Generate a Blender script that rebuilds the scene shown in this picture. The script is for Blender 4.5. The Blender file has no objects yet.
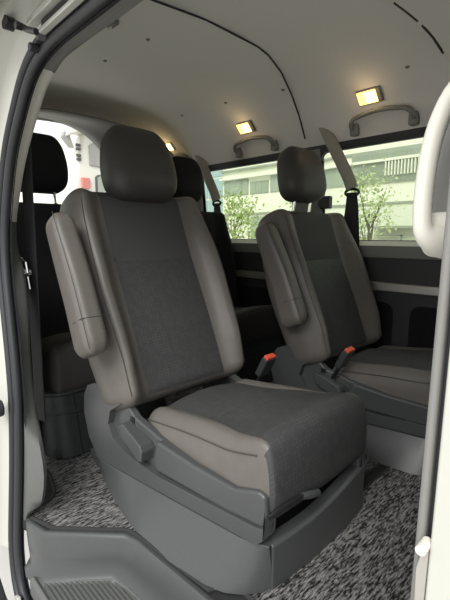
import bpy, bmesh, math, random
from mathutils import Vector, Matrix
random.seed(7)
SC = bpy.context.scene
COL = SC.collection
R = math.radians

# ------------------------------------------------------------------ materials
def mat(name, col, rough=.6, metal=0, noise=0, nscale=60, bump=0, bscale=300, spec=.5, coat=0, sheen=0):
    m = bpy.data.materials.new(name); m.use_nodes = True
    nt = m.node_tree; b = nt.nodes['Principled BSDF']
    b.inputs['Base Color'].default_value = (*col, 1)
    b.inputs['Roughness'].default_value = rough
    b.inputs['Metallic'].default_value = metal
    b.inputs['Specular IOR Level'].default_value = spec
    b.inputs['Coat Weight'].default_value = coat
    b.inputs['Sheen Weight'].default_value = sheen
    tc = nt.nodes.new('ShaderNodeTexCoord')
    if noise:
        n = nt.nodes.new('ShaderNodeTexNoise'); n.inputs['Scale'].default_value = nscale; n.inputs['Detail'].default_value = 4
        nt.links.new(tc.outputs['Object'], n.inputs['Vector'])
        mx = nt.nodes.new('ShaderNodeMix'); mx.data_type = 'RGBA'
        mx.inputs['A'].default_value = (*[c*(1-noise) for c in col], 1)
        mx.inputs['B'].default_value = (*[min(1, c*(1+noise)) for c in col], 1)
        nt.links.new(n.outputs['Fac'], mx.inputs['Factor'])
        nt.links.new(mx.outputs['Result'], b.inputs['Base Color'])
    if bump:
        n = nt.nodes.new('ShaderNodeTexNoise'); n.inputs['Scale'].default_value = bscale; n.inputs['Detail'].default_value = 3
        nt.links.new(tc.outputs['Object'], n.inputs['Vector'])
        bp = nt.nodes.new('ShaderNodeBump'); bp.inputs['Strength'].default_value = bump; bp.inputs['Distance'].default_value = .001
        nt.links.new(n.outputs['Fac'], bp.inputs['Height']); nt.links.new(bp.outputs['Normal'], b.inputs['Normal'])
    return m

def emis(name, col, s):
    m = bpy.data.materials.new(name); m.use_nodes = True
    b = m.node_tree.nodes['Principled BSDF']
    b.inputs['Base Color'].default_value = (*col, 1)
    b.inputs['Emission Color'].default_value = (*col, 1); b.inputs['Emission Strength'].default_value = s
    return m

def glass(name, tint, gl=.05):
    m = bpy.data.materials.new(name); m.use_nodes = True
    nt = m.node_tree; nt.nodes.clear()
    o = nt.nodes.new('ShaderNodeOutputMaterial'); t = nt.nodes.new('ShaderNodeBsdfTransparent'); g = nt.nodes.new('ShaderNodeBsdfGlossy')
    t.inputs['Color'].default_value = (*tint, 1); g.inputs['Roughness'].default_value = .03
    mx = nt.nodes.new('ShaderNodeMixShader'); mx.inputs['Fac'].default_value = gl
    nt.links.new(t.outputs[0], mx.inputs[1]); nt.links.new(g.outputs[0], mx.inputs[2]); nt.links.new(mx.outputs[0], o.inputs['Surface'])
    return m

def carpet_mat(name, lo, hi):
    m = mat(name, lo, .95, spec=.1); nt = m.node_tree; b = nt.nodes['Principled BSDF']
    tc = nt.nodes.new('ShaderNodeTexCoord'); mp = nt.nodes.new('ShaderNodeMapping')
    mp.inputs['Scale'].default_value = (270, 46, 60)
    n = nt.nodes.new('ShaderNodeTexNoise'); n.inputs['Scale'].default_value = 1; n.inputs['Detail'].default_value = 3; n.inputs['Roughness'].default_value = .7
    nt.links.new(tc.outputs['Object'], mp.inputs['Vector']); nt.links.new(mp.outputs['Vector'], n.inputs['Vector'])
    cr = nt.nodes.new('ShaderNodeValToRGB')
    cr.color_ramp.elements[0].position = .42; cr.color_ramp.elements[0].color = (*lo, 1)
    cr.color_ramp.elements[1].position = .62; cr.color_ramp.elements[1].color = (*hi, 1)
    nt.links.new(n.outputs['Fac'], cr.inputs['Fac']); nt.links.new(cr.outputs['Color'], b.inputs['Base Color'])
    bp = nt.nodes.new('ShaderNodeBump'); bp.inputs['Strength'].default_value = .8; bp.inputs['Distance'].default_value = .004
    nt.links.new(n.outputs['Fac'], bp.inputs['Height']); nt.links.new(bp.outputs['Normal'], b.inputs['Normal'])
    return m

def pattern_fabric(name, base, line):
    # dark seat cloth with short embossed strokes in two crossing directions
    m = mat(name, base, .6, spec=.4); nt = m.node_tree; b = nt.nodes['Principled BSDF']
    tc = nt.nodes.new('ShaderNodeTexCoord')
    sx = nt.nodes.new('ShaderNodeSeparateXYZ'); nt.links.new(tc.outputs['Object'], sx.inputs[0])
    df = nt.nodes.new('ShaderNodeMath'); df.operation = 'SUBTRACT'; nt.links.new(sx.outputs['Z'], df.inputs[0]); nt.links.new(sx.outputs['X'], df.inputs[1])
    facs = []
    for (u_, v_) in (('Y', 'D'), ('D', 'Y')):
        cb = nt.nodes.new('ShaderNodeCombineXYZ')
        for k_, nm in ((0, u_), (1, v_)): nt.links.new(df.outputs[0] if nm == 'D' else sx.outputs[nm], cb.inputs[k_])
        br = nt.nodes.new('ShaderNodeTexBrick'); br.inputs['Scale'].default_value = 1
        br.inputs['Brick Width'].default_value = .024; br.inputs['Row Height'].default_value = .012; br.inputs['Mortar Size'].default_value = .0007; br.inputs['Mortar Smooth'].default_value = .2
        nt.links.new(cb.outputs[0], br.inputs['Vector']); facs.append(br)
    n = nt.nodes.new('ShaderNodeTexNoise'); n.inputs['Scale'].default_value = 45
    nt.links.new(tc.outputs['Object'], n.inputs['Vector'])
    g = nt.nodes.new('ShaderNodeMath'); g.operation = 'GREATER_THAN'; g.inputs[1].default_value = .5
    nt.links.new(n.outputs['Fac'], g.inputs[0])
    mx0 = nt.nodes.new('ShaderNodeMath'); mx0.operation = 'MAXIMUM'
    nt.links.new(facs[0].outputs['Fac'], mx0.inputs[0]); nt.links.new(facs[1].outputs['Fac'], mx0.inputs[1])
    ml = nt.nodes.new('ShaderNodeMath'); ml.operation = 'MULTIPLY'
    nt.links.new(mx0.outputs[0], ml.inputs[0]); nt.links.new(g.outputs[0], ml.inputs[1])
    f = nt.nodes.new('ShaderNodeTexNoise'); f.inputs['Scale'].default_value = 500
    nt.links.new(tc.outputs['Object'], f.inputs['Vector'])
    mxa = nt.nodes.new('ShaderNodeMix'); mxa.data_type = 'RGBA'
    mxa.inputs['A'].default_value = (*[c*.6 for c in base], 1); mxa.inputs['B'].default_value = (*[c*1.4 for c in base], 1)
    nt.links.new(f.outputs['Fac'], mxa.inputs['Factor'])
    mxb = nt.nodes.new('ShaderNodeMix'); mxb.data_type = 'RGBA'
    nt.links.new(mxa.outputs['Result'], mxb.inputs['A']); mxb.inputs['B'].default_value = (*line, 1)
    nt.links.new(ml.outputs[0], mxb.inputs['Factor'])
    nt.links.new(mxb.outputs['Result'], b.inputs['Base Color'])
    return m

M = dict(
    leather = mat('seat_vinyl', (.122, .112, .101), .42, noise=.12, nscale=30, bump=.25, bscale=700, spec=.45),
    vinyl_dark = mat('headrest_vinyl', (.052, .047, .044), .5, noise=.1, bump=.25, bscale=700, spec=.4),
    fabric = pattern_fabric('patterned_cloth', (.047, .048, .049), (.080, .080, .079)),
    yoke = mat('plain_cloth', (.062, .062, .063), .75, noise=.25, nscale=500, bump=.3, bscale=900, spec=.25),
    thread = mat('stitching', (.05, .046, .041), .8),
    dark_leather = mat('rear_vinyl', (.06, .056, .053), .6, noise=.1, bump=.2, bscale=700, spec=.3),
    navy = mat('rear_cloth', (.012, .012, .015), .85, noise=.2, nscale=400, spec=.2),
    plastic = mat('grey_plastic', (.066, .069, .070), .31, noise=.06, nscale=90, bump=.12, bscale=900, spec=.45),
    plastic_d = mat('charcoal_plastic', (.035, .037, .039), .5, noise=.08, bump=.15, bscale=900),
    black = mat('black_plastic', (.012, .012, .013), .45),
    rubber = mat('black_rubber', (.022, .023, .026), .5, bump=.2, bscale=500),
    head = mat('headliner_cloth', (.74, .71, .68), .95, noise=.08, nscale=400, bump=.3, bscale=1200, spec=.1),
    trimgrey = mat('grey_trim', (.21, .208, .195), .6, noise=.05, bump=.1, bscale=900),
    pillar = mat('pillar_trim_grey', (.11, .113, .108), .55, noise=.05, bump=.1, bscale=900),
    wall = mat('dark_wall_trim', (.036, .036, .038), .6, noise=.1, bump=.15, bscale=900),
    cream = mat('cream_plastic', (.74, .72, .64), .4, noise=.03, spec=.45),
    paint = mat('white_paint', (.50, .50, .45), .3, noise=.02, nscale=8, coat=.5),
    chrome = mat('satin_chrome', (.52, .50, .46), .45, .7, noise=.06, nscale=40),
    steel = mat('bright_chrome', (.75, .75, .75), .15, 1),
    red = mat('red_button', (.75, .10, .05), .45),
    webbing = mat('belt_webbing', (.022, .022, .025), .75, bump=.4, bscale=600),
    beltcover = mat('belt_cover_grey', (.30, .29, .26), .6, noise=.06, nscale=200),
    lens = emis('lamp_lens_warm', (1, .62, .16), 2.2),
    bulb = emis('lamp_bulb', (1, .88, .55), 7),
    carpet = carpet_mat('salt_pepper_carpet', (.012, .012, .012), (.27, .265, .26)),
    edging = mat('mat_edging', (.03, .03, .03), .9, bump=.6, bscale=500),
    floor = mat('floor_vinyl', (.02, .02, .021), .8, noise=.2),
    glass = glass('tinted_window_glass', (.80, .84, .76), .03),
    bglass = mat('building_glass', (.36, .41, .34), .15, noise=.25, nscale=.6, spec=.6),
    bglass_d = mat('building_glass_dark', (.30, .34, .28), .2, noise=.3, nscale=.8, spec=.6),
    bglass_b = mat('blue_curtain_glass', (.40, .52, .58), .15, noise=.2, nscale=.5, spec=.6),
    bwall = mat('cream_render', (.86, .86, .75), .9, noise=.04, nscale=1.5),
    bpanel = mat('pale_panel', (.74, .75, .66), .8, noise=.04, nscale=2),
    bwhite = mat('white_cornice', (.85, .85, .76), .8, noise=.02),
    bframe = mat('grey_mullion', (.34, .37, .32), .6),
    rail = mat('railing_grey', (.30, .31, .29), .5),
    bark = mat('tree_bark', (.17, .15, .11), .9, noise=.3, nscale=30),
    leaf = mat('spring_leaves', (.36, .46, .16), .7, noise=.5, nscale=3),
    leafp = mat('pale_blossom_leaves', (.46, .54, .28), .7, noise=.4, nscale=4),
    ground = mat('concrete_ground', (.58, .57, .54), .9, noise=.15, nscale=3, bump=.3, bscale=40),
    tail = mat('tail_lamp_red', (.62, .22, .18), .3),
    vglass = mat('grey_van_glass', (.33, .33, .30), .25, noise=.05, nscale=3),
    vpaint = mat('outside_van_paint', (.74, .73, .64), .35, noise=.02, coat=.3),
    vdark = mat('outside_van_seal', (.10, .10, .10), .6),
)

# ------------------------------------------------------------------ mesh tools
class MB:
    def __init__(s): s.v = []; s.f = []
    def add(s, vs, fs):
        o = len(s.v); s.v += [tuple(p) for p in vs]; s.f += [tuple(i+o for i in f) for f in fs]; return s
    def box(s, lo, hi, T=None):
        x0, y0, z0 = lo; x1, y1, z1 = hi
        vs = [(x0,y0,z0),(x1,y0,z0),(x1,y1,z0),(x0,y1,z0),(x0,y0,z1),(x1,y0,z1),(x1,y1,z1),(x0,y1,z1)]
        if T: vs = [T(p) for p in vs]
        return s.add(vs, [(0,3,2,1),(4,5,6,7),(0,1,5,4),(1,2,6,5),(2,3,7,6),(3,0,4,7)])
    def tube(s, pts, r, seg=10, r2=None, closed=False, up=(0,0,1), caps=True):
        pts = [Vector(p) for p in pts]; n = len(pts); rings = []
        prev = None
        for i, p in enumerate(pts):
            if closed: t = pts[(i+1) % n]-pts[i-1]
            else: t = pts[min(i+1, n-1)]-pts[max(i-1, 0)]
            t.normalize()
            u = prev if prev else Vector(up)
            a = u - t*u.dot(t)
            if a.length < 1e-4: a = Vector((1,0,0)) - t*t.x
            a.normalize(); b = t.cross(a); prev = a
            ra = r[i] if isinstance(r, (list, tuple)) else r
            rb = ra if r2 is None else (r2[i] if isinstance(r2, (list, tuple)) else r2)
            rings.append([p + a*ra*math.cos(2*math.pi*k/seg) + b*rb*math.sin(2*math.pi*k/seg) for k in range(seg)])
        return s.loft(rings, closed, caps)
    def loft(s, rings, closed=False, caps=True):
        o = len(s.v); m = len(rings[0]); n = len(rings)
        vs = [p for r in rings for p in r]; fs = []
        for i in range(n if closed else n-1):
            j = (i+1) % n
            for k in range(m):
                l = (k+1) % m
                fs.append((i*m+k, i*m+l, j*m+l, j*m+k))
        if caps and not closed:
            fs.append(tuple(range(m-1, -1, -1))); fs.append(tuple((n-1)*m+k for k in range(m)))
        return s.add(vs, fs)
    def strip(s, rails):      # open grid between rails (lists of points of equal length)
        m = len(rails[0]); vs = [p for r in rails for p in r]; fs = []
        for i in range(len(rails)-1):
            for k in range(m-1):
                fs.append((i*m+k, i*m+k+1, (i+1)*m+k+1, (i+1)*m+k))
        return s.add(vs, fs)
    def prism(s, poly, f0, f1):   # poly of 2-D points, f0/f1 map a 2-D point to 3-D for both ends
        n = len(poly); vs = [f0(p) for p in poly] + [f1(p) for p in poly]
        fs = [tuple(range(n-1, -1, -1)), tuple(range(n, 2*n))] + [(i, (i+1) % n, n+(i+1) % n, n+i) for i in range(n)]
        return s.add(vs, fs)
    def cyl(s, a, b, r, seg=16, r2=None):
        a = Vector(a); b = Vector(b); t = (b-a).normalized()
        u = Vector((0,0,1)) if abs(t.z) < .9 else Vector((1,0,0))
        p = (u - t*u.dot(t)).normalized(); q = t.cross(p); r2 = r if r2 is None else r2
        return s.loft([[c + p*rr*math.cos(2*math.pi*k/seg) + q*rr*math.sin(2*math.pi*k/seg) for k in range(seg)] for c, rr in ((a, r), (b, r2))])
    def build(s, name, m, parent=None, smooth=True, bevel=0, seg=3, origin=None, angle=35, subsurf=0):
        me = bpy.data.meshes.new(name)
        o0 = Vector(origin) if origin else Vector((0,0,0))
        me.from_pydata([tuple(Vector(p)-o0) for p in s.v], [], s.f); me.validate()
        bm = bmesh.new(); bm.from_mesh(me)
        bmesh.ops.recalc_face_normals(bm, faces=bm.faces); bm.to_mesh(me); bm.free()
        me.materials.append(m)
        if smooth:
            me.shade_smooth()
            if not bevel: me.set_sharp_from_angle(angle=R(angle))
        o = bpy.data.objects.new(name, me); COL.objects.link(o)
        if parent: o.parent = parent
        o.location = o0
        if bevel:
            b = o.modifiers.new('bevel', 'BEVEL'); b.width = bevel; b.segments = seg; b.limit_method = 'ANGLE'; b.angle_limit = R(30); b.harden_normals = True
        return o

def tag(o, label=None, cat=None, group=None, kind=None):
    if label: o['label'] = label
    if cat: o['category'] = cat
    if group: o['group'] = group
    if kind: o['kind'] = kind
    return o
def empty(name, loc, label, cat, group=None):
    o = bpy.data.objects.new(name, None); COL.objects.link(o); o.location = loc; o.empty_display_size = .05
    return tag(o, label, cat, group)

def sm(a, b, x):
    t = max(0, min(1, (x-a)/(b-a))); return t*t*(3-2*t)
def interp(tab, x):
    if x <= tab[0][0]: return tab[0][1]
    for (a, b), (c, d) in zip(tab, tab[1:]):
        if x <= c: return b + (d-b)*sm(a, c, x) if False else b + (d-b)*(x-a)/(c-a)
    return tab[-1][1]

def spaced(h, r, n, extra=()):
    k = 5
    L = [-h + r*(1-math.cos(math.pi/2*i/k)) if False else -h + r*i/k for i in range(k)]
    inner = [-h+r + (2*h-2*r)*i/n for i in range(n+1)]
    L = L + inner + [-x for x in reversed(L)]
    for e in extra:
        if all(abs(e-x) > 1e-6 for x in L):
            j = min(range(len(L)), key=lambda q: abs(L[q]-e))
            if 0 < j < len(L)-1 and abs(L[j]-e) < .012: L[j] = e
            else: L.append(e)
    return sorted(L)

def rbox(half, rad, n, deform, classes=None, extra=((), (), ())):
    """Rounded box mapped by deform; returns {class: MB}.  Faces go to classes by (axis, sign, centre)."""
    h = half; A = [spaced(h[i], rad[i], n[i], extra[i]) for i in range(3)]
    out = {}; cache = {}
    def point(p):
        c = [max(-(h[i]-rad[i]), min(h[i]-rad[i], p[i])) for i in range(3)]
        d = [(p[i]-c[i])/rad[i] for i in range(3)]
        l = math.sqrt(sum(x*x for x in d)) or 1
        mx = max(abs(x) for x in d)
        return [c[i] + rad[i]*d[i]/l*min(1, mx) for i in range(3)]
    idx = {}
    for ax in range(3):
        u, v = [(1, 2), (2, 0), (0, 1)][ax]
        for sg in (-1, 1):
            for i in range(len(A[u])-1):
                for j in range(len(A[v])-1):
                    q = []
                    for (a, b) in ((i, j), (i+1, j), (i+1, j+1), (i, j+1)):
                        p = [0, 0, 0]; p[ax] = sg*h[ax]; p[u] = A[u][a]; p[v] = A[v][b]; q.append(tuple(p))
                    if sg < 0: q.reverse()
                    c = [sum(p[k] for p in q)/4 for k in range(3)]
                    cl = classes(ax, sg, c) if classes else 'body'
                    mb = out.setdefault(cl, MB()); ix = idx.setdefault(cl, {}); f = []
                    for p in q:
                        key = tuple(round(x, 6) for x in p)
                        if key not in ix:
                            ix[key] = len(mb.v)
                            if key not in cache: cache[key] = tuple(deform(point(p), p))
                            mb.v.append(cache[key])
                        f.append(ix[key])
                    mb.f.append(tuple(f))
    return out

# ================================================================== SEATS
X0, PX, PZ = -.85, -.15, .34      # seat origin x, recliner pivot (local x, z)

def spine(lean, px):
    c, s = math.cos(R(lean)), math.sin(R(lean))
    def T(p):                      # p = (forward, lateral, along the back)
        return Vector((px + p[0]*c - p[2]*s, p[1], PZ + p[0]*s + p[2]*c))
    return T

def make_back(root, lean, style, W=1.0, H=.645, hr=(.80, .15), px=PX, dy=0, hx=0, sbw=.158):
    T = spine(lean, px)
    HK = (H+.09)/.73
    wtab = [(-.36, .25), (-.2, .262), (0, .278), (.12, .276), (.25, .262), (.36, .245)]
    S = .155; YK = .11
    def d(p, q):
        x, y, z = p; s = 1 if y >= 0 else -1; a = abs(y)
        w = interp(wtab, z)*W; sb = sbw*W
        if a <= S: a2 = a*sb/S
        else: a2 = sb + (a-S)*(w-sb)/(.28-S)
        fx = x
        if x > 0:
            k = x/.055
            bol = math.exp(-((a-.228)/.046)**2)*.058*(1-.55*sm(.05, .34, z))*(1-.35*sm(-.2, -.35, z))
            gro = -.009*math.exp(-((a-S)/.008)**2)
            gy = -.006*math.exp(-((z-YK)/.006)**2) if a < S else 0
            belly = .012*math.exp(-((z+.12)/.16)**2)*(1-(a/.28)**2)
            fx = x + k*(bol+gro+gy+belly)
        else:
            fx = x*(1.45+.25*math.exp(-((z+.1)/.25)**2))
        return T((fx + .012*(z/.36)**2, s*a2 + dy, (z+.365)*HK - .09))
    def cl(ax, sg, c):
        if ax == 0 and sg > 0 and abs(c[1]) < S and -.345 < c[2]:
            if c[2] < YK: return 'insert'
            return 'yoke'
        if ax == 2 and sg > 0 and abs(c[1]) < S: return 'yoke'
        return 'body'
    parts = rbox((.058, .28, .365), (.05, .055, .05), (3, 22, 30), d, cl, ((), (-S, S, -S-.008, S+.008, -S+.008, S-.008), (YK, YK-.006, YK+.006)))
    ml, mi, my, mh = style['leather'], style['insert'], style['yoke'], style['headrest']
    b = parts['body'].build('backrest', ml, root, angle=80)
    parts['insert'].build('back_insert', mi, root, angle=80)
    parts['yoke'].build('back_yoke', my, root, angle=80)
    # stitching along bolsters
    for s in (-1, 1):
        t = MB(); t.tube([d((.058, s*(S+.001), z), None) + Vector((.0015, 0, 0)) for z in [(-.3 + .62*i/24) for i in range(25)]], .0014, 6)
        t.build('seam', M['thread'], b)
        t = MB(); t.tube([d((.056, s*.245, z), None) + Vector((.001, 0, .0)) for z in [(-.33 + .64*i/24) for i in range(25)]], .0011, 6)
        t.build('seam', M['thread'], b)
    t = MB(); t.tube([d((.0575, -S + 2*S*i/14, YK), None) + Vector((.0, 0, 0)) for i in range(15)], .0034, 6); t.build('seam', M['black'], b)
    # headrest
    hz, hh = hr
    def dh(p, q):
        x, y, z = p
        z0 = z; z = z*.122/hh
        w = 1 - .17*sm(-.04, .13, z) - .03*sm(0, -.12, z)
        xx = .16*z0 + x*(1 - .22*sm(0, .13, z)) + .012*(1-(y/.14)**2)*(1 if x > 0 else 0) - .01*sm(0, .13, z)
        return T((xx - .01 + hx, y*w*W + dy*.5, z0 + hz))
    h = rbox((.062, .137, hh), (.052, .065, min(.075, hh*.55)), (3, 12, 10), dh)['body'].build('headrest', mh, root, angle=80)
    for s in (-1, 1):
        t = MB(); t.tube([dh((.05 , s*.085, z), None) + Vector((.0008, 0, 0)) for z in [(-.105 + .2*i/16)*hh/.122 for i in range(17)]], .0013, 6)
        t.build('seam', M['thread'], h)
    for s in (-1, 1):
        t = MB(); t.tube([T((-.012, s*.062 + dy*.5, H-.03)), T((-.012 + hx, s*.062 + dy*.5, hz-.06))], .0065, 10); tag(t.build('headrest_post', M['steel'], h), 'chrome headrest post')
        t = MB(); t.cyl(T((-.012, s*.062, H-.012)), T((-.012, s*.062, H+.008)), .015); t.build('post_guide', M['black'], root)
    return T

def make_arm(root, T, ml, ax_):
    def d(p, q):
        x, y, z = p
        taper = 1 - .22*sm(0, .24, z) + .06*sm(-.05, -.2, z)
        return T((x*taper + ax_ - .02*sm(-.1, .25, z), y - .337, z + .298))
    a = rbox((.053, .036, .215), (.028, .026, .045), (4, 3, 22), d, None)['body'].build('armrest', ml, root, angle=80)
    for s in (-1,):
        t = MB(); t.tube([d((.051, -.0315, z), None) + Vector((.0012, -.0012, 0)) for z in [(-.2 + .41*i/24) for i in range(25)]], .0011, 6)
        t.build('seam', M['thread'], a)
    t = MB()
    ring = [(.0535, .03), (.0535, -.012), (.046, -.033), (.0, -.037)]
    t.tube([d((x, y, -.115), None) for x, y in ring], .0011, 6); t.build('seam', M['thread'], a)
    return a

def make_cushion(root, ml, mi, W=1.0, zlo=.135, ztop=.285):
    S = .165; zc, hz = (zlo+ztop)/2, (ztop-zlo)/2; XC, HX = .077, .252
    def d(p, q):
        x, y, z = p; s = 1 if y >= 0 else -1; a = abs(y)
        fr = sm(-.25, .25, x)
        w = (.222 - .006*fr)*W; sb = (.140 + .052*sm(-.1, .25, x))*W
        if a <= S: a2 = a*sb/S
        else: a2 = sb + (a-S)*(w-sb)/(.25-S)
        zz = z + zc
        k = sm(-hz*.2, hz, z)
        tilt = .13*x*k + .02*sm(.1, .25, x)*k
        bol = .018*math.exp(-((a2-.185)/.03)**2)*k*(1-.9*sm(-.05, .22, x)) - .007*math.exp(-((a-S)/.008)**2)*k
        dome = .042*(1-(a/.25)**2)*k
        seam = 0
        if x > .0 and q is not None and False: seam = 0
        crn = .012*(1-(a/.25)**2)*sm(.15, .25, x)
        bot = -.0*x
        return Vector((x + XC + crn - .012*sm(0, -hz, z)*sm(.1, .25, x), s*a2, zz + tilt + bol + dome + bot))
    def cl(ax, sg, c):
        if ax == 2 and sg > 0 and abs(c[1]) < S: return 'insert'
        if ax == 0 and sg > 0 and abs(c[1]) < .235: return 'insert'
        if ax == 2 and sg > 0 and abs(c[1]) < .235 and c[0] > .235: return 'insert'
        return 'body'
    parts = rbox((HX, .25, hz), (.062, .05, .06), (18, 22, 5), d, cl, ((), (-S, S, -S-.008, S+.008), ()))
    c = parts['body'].build('seat_cushion', ml, root, angle=80)
    parts['insert'].build('cushion_insert', mi, root, angle=80)
    for s in (-1, 1):
        t = MB(); t.tube([d((x, s*.2375, hz*.78), None) + Vector((0, s*.0015, .002)) for x in [(-.22 + .43*i/24) for i in range(25)]], .0014, 6)
        t.build('seam', M['thread'], c)
    # cross seam on the insert
    t = MB(); t.tube([d((.005, y, hz), None) + Vector((0, 0, -.0005)) for y in [(-S + 2*S*i/14) for i in range(15)]], .0022, 6)
    t.build('seam', M['thread'], c)
    return d

def shield_y(x, s):           # outer face of the side shield (local coordinates)
    return s*(.235 + .05*(0.33-x)/.75 if False else .225 + .045*(.325-x)/.65)

def make_shield(root, s, m, lever=True, zb=0):
    kz = 1 if s < 0 else .8
    outl = [(-.345, .075), (-.395, .135), (-.417, .21), (-.412, .272), (-.388, .312), (-.345, .33), (-.285, .326), (-.215, .300), (-.165, .262), (-.06, .238),
            (.10, .222), (.235, .220), (.30, .242), (.322, .235), (.326, .19), (.322, .135), (.305, .116), (-.02, .096)]
    mb = MB()
    mb.prism(outl, lambda p: (p[0], shield_y(p[0], s) - s*.045, p[1]*kz), lambda p: (p[0], shield_y(p[0], s) - s*.018, p[1]*kz))
    o = mb.build('side_shield', m, root, bevel=.008, seg=3)
    # raised rim round the rear hump and along the lower edge
    inner = [(-.20, .30), (-.26, .262), (-.275, .215), (-.25, .175), (-.18, .150), (-.03, .138), (.30, .158), (.326, .165)]
    rim = [(.326, .19), (.322, .135), (.305, .116), (-.02, .096), (-.345, .075), (-.395, .135), (-.417, .21), (-.412, .272), (-.388, .312), (-.345, .33), (-.285, .326), (-.215, .3025)]
    poly = rim + inner
    mb = MB(); mb.prism(poly, lambda p: (p[0], shield_y(p[0], s) - s*.03, p[1]*kz), lambda p: (p[0], shield_y(p[0], s) + s*.004, p[1]*kz))
    mb.build('shield_rim', m, o, bevel=.013, seg=4)
    blk = [(-.055, .145), (-.062, .190), (-.045, .236), (.10, .222), (.235, .220), (.30, .242), (.322, .235), (.326, .19), (.318, .158), (.20, .148)]
    mb = MB(); mb.prism(blk, lambda p: (p[0], shield_y(p[0], s) - s*.03, p[1]*kz), lambda p: (p[0], shield_y(p[0], s) - s*.002, p[1]*kz))
    mb.build('shield_panel', m, o, bevel=.009, seg=4)
    if lever:
        rec = [(-.165, .255), (-.15, .235), (-.075, .222), (-.062, .205), (-.075, .168), (-.10, .165), (-.12, .2), (-.165, .225)]
        mb = MB(); mb.prism(rec, lambda p: (p[0], shield_y(p[0], s) - s*.03, p[1]*kz), lambda p: (p[0], shield_y(p[0], s) - s*.016, p[1]))
        mb.build('lever_recess', M['plastic_d'], o, bevel=.004)
        lv = MB(); lv.prism([(-.205, .238), (-.186, .247), (-.088, .216), (-.078, .198), (-.085, .166), (-.104, .166), (-.195, .203)],
                            lambda p: (p[0], shield_y(p[0], s) - s*.028, p[1]), lambda p: (p[0], shield_y(p[0], s) + s*(.012+.012*sm(-.2, -.08, p[0])), p[1]))
        l = lv.build('recline_lever', m, o, bevel=.005, seg=3)
        sl = MB(); sl.box((-.187, shield_y(-.18, s)-.0185 if s > 0 else shield_y(-.18, s)+.0165, .244), (-.165, shield_y(-.18, s)-.0165 if s > 0 else shield_y(-.18, s)+.0185, .262))
        sl.build('slot', M['black'], o)
    return o

def make_captain(name, y, lean, label, H, hr, px, ax_, buckle, style=None, bk=(), x0=X0):
    root = empty(name, (x0, y, .007), label, 'seat', 'second row seats')
    zo = -.012
    T = make_back(root, lean, style, 1.05, H, hr, px, *bk)
    make_arm(root, T, style['leather'], ax_)
    make_cushion(root, style['leather'], style['insert'])
    make_shield(root, -1, M['plastic']); make_shield(root, 1, M['plastic'], False)
    # pedestal
    z0 = .0
    plan = [(-.43, -.235), (-.32, -.268), (-.20, -.297), (-.10, -.315), (-.034, -.322), (.10, -.319), (.215, -.304), (.262, -.282), (.295, -.255), (.315, -.225), (.327, -.193)]
    for sg in (-1, 1):
        rings = []
        for (x, y0) in plan:
            k = 1 if sg < 0 else .8
            zt = (.072 + (x+.345)/.65*.041)*(1 if sg < 0 else .8); yt = -shield_y(x, 1) - (.004 if x < .26 else .004 - .25*(x-.26)) if sg < 0 else y0*k + .03
            if x < -.36: yt += .02
            rings.append([(x, -sg*y0*k, z0), (x, -sg*(y0*k*.55+yt*.45), zt*.5), (x, -sg*yt, zt), (x-.006, -sg*(yt + .022), zt+.001), (x-.012, -sg*(yt + .024), z0)])
        mb = MB(); mb.loft(rings); mb.build('seat_base', M['plastic'], root, bevel=.005)
    fr = MB()
    N = 14; rails = []
    for (dx, zf) in ((-.035, 0), (.0, 0), (.0, 1), (-.008, 1.06), (-.035, 1.06)):
        rails.append([(.328 + dx + .012*(1-(yy/.215)**2), yy, (.108 + .024*sm(-.1, .2, yy))*zf + z0 if zf else z0) for yy in [(-.2005 + .4145*i/N) for i in range(N+1)]])
    fr.loft([[r[i] for r in rails] for i in range(N+1)])
    fr.build('front_cover', M['plastic'], root, bevel=.003)
    mb = MB(); mb.box((-.12, -.185, z0), (.285, .185, .20)); mb.build('mechanism', M['black'], root)
    mb = MB(); mb.tube([(.334, -.224, .196), (.343, -.19, .208), (.346, -.14, .207), (.346, -.115, .203)], .0055, 8); bar = mb.build('slide_bar', M['black'], root)
    mb = MB(); mb.tube([(.345, -.12, .203), (.348, -.095, .196), (.345, -.055, .182)], [.0075, .009, .009], 10); mb.build('bar_grip', M['plastic'], bar)
    # buckle
    bx, by, bz = buckle
    Tb = Matrix.Translation((bx, by, bz)) @ Matrix.Rotation(R(28), 4, 'Y')
    mb = MB(); mb.box((-.013, -.027, -.08), (.013, .027, .0), lambda p: Tb @ Vector(p)); k = mb.build('belt_buckle', M['plastic_d'], root, bevel=.005)
    mb = MB(); mb.box((-.010, -.023, -.004), (.010, .023, .009), lambda p: Tb @ Vector(p)); tag(mb.build('release_button', M['red'], k, bevel=.002), 'red belt release button')
    mb = MB(); mb.tube([Tb @ Vector((0, 0, -.07)), Tb @ Vector((0, 0, -.14))], .008, 8); mb.build('stalk', M['black'], k)
    return root

style_a = dict(leather=M['leather'], insert=M['fabric'], yoke=M['yoke'], headrest=M['vinyl_dark'])
make_captain('passenger_seat', .85, 23, 'grey and charcoal reclined passenger seat with folded-up armrest nearest the open doorway', .635, (.716, .128), -.28, .112, (-.075, .262, .36), style_a, (-.01, .105, .162))
make_captain('passenger_seat', 1.645, 21, 'charcoal passenger seat across the aisle by the belt window, headrest raised on posts', .585, (.752, .12), -.275, .06, (-.055, -.262, .365), style_a, (-.01, .075, .15), -.71)

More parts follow.
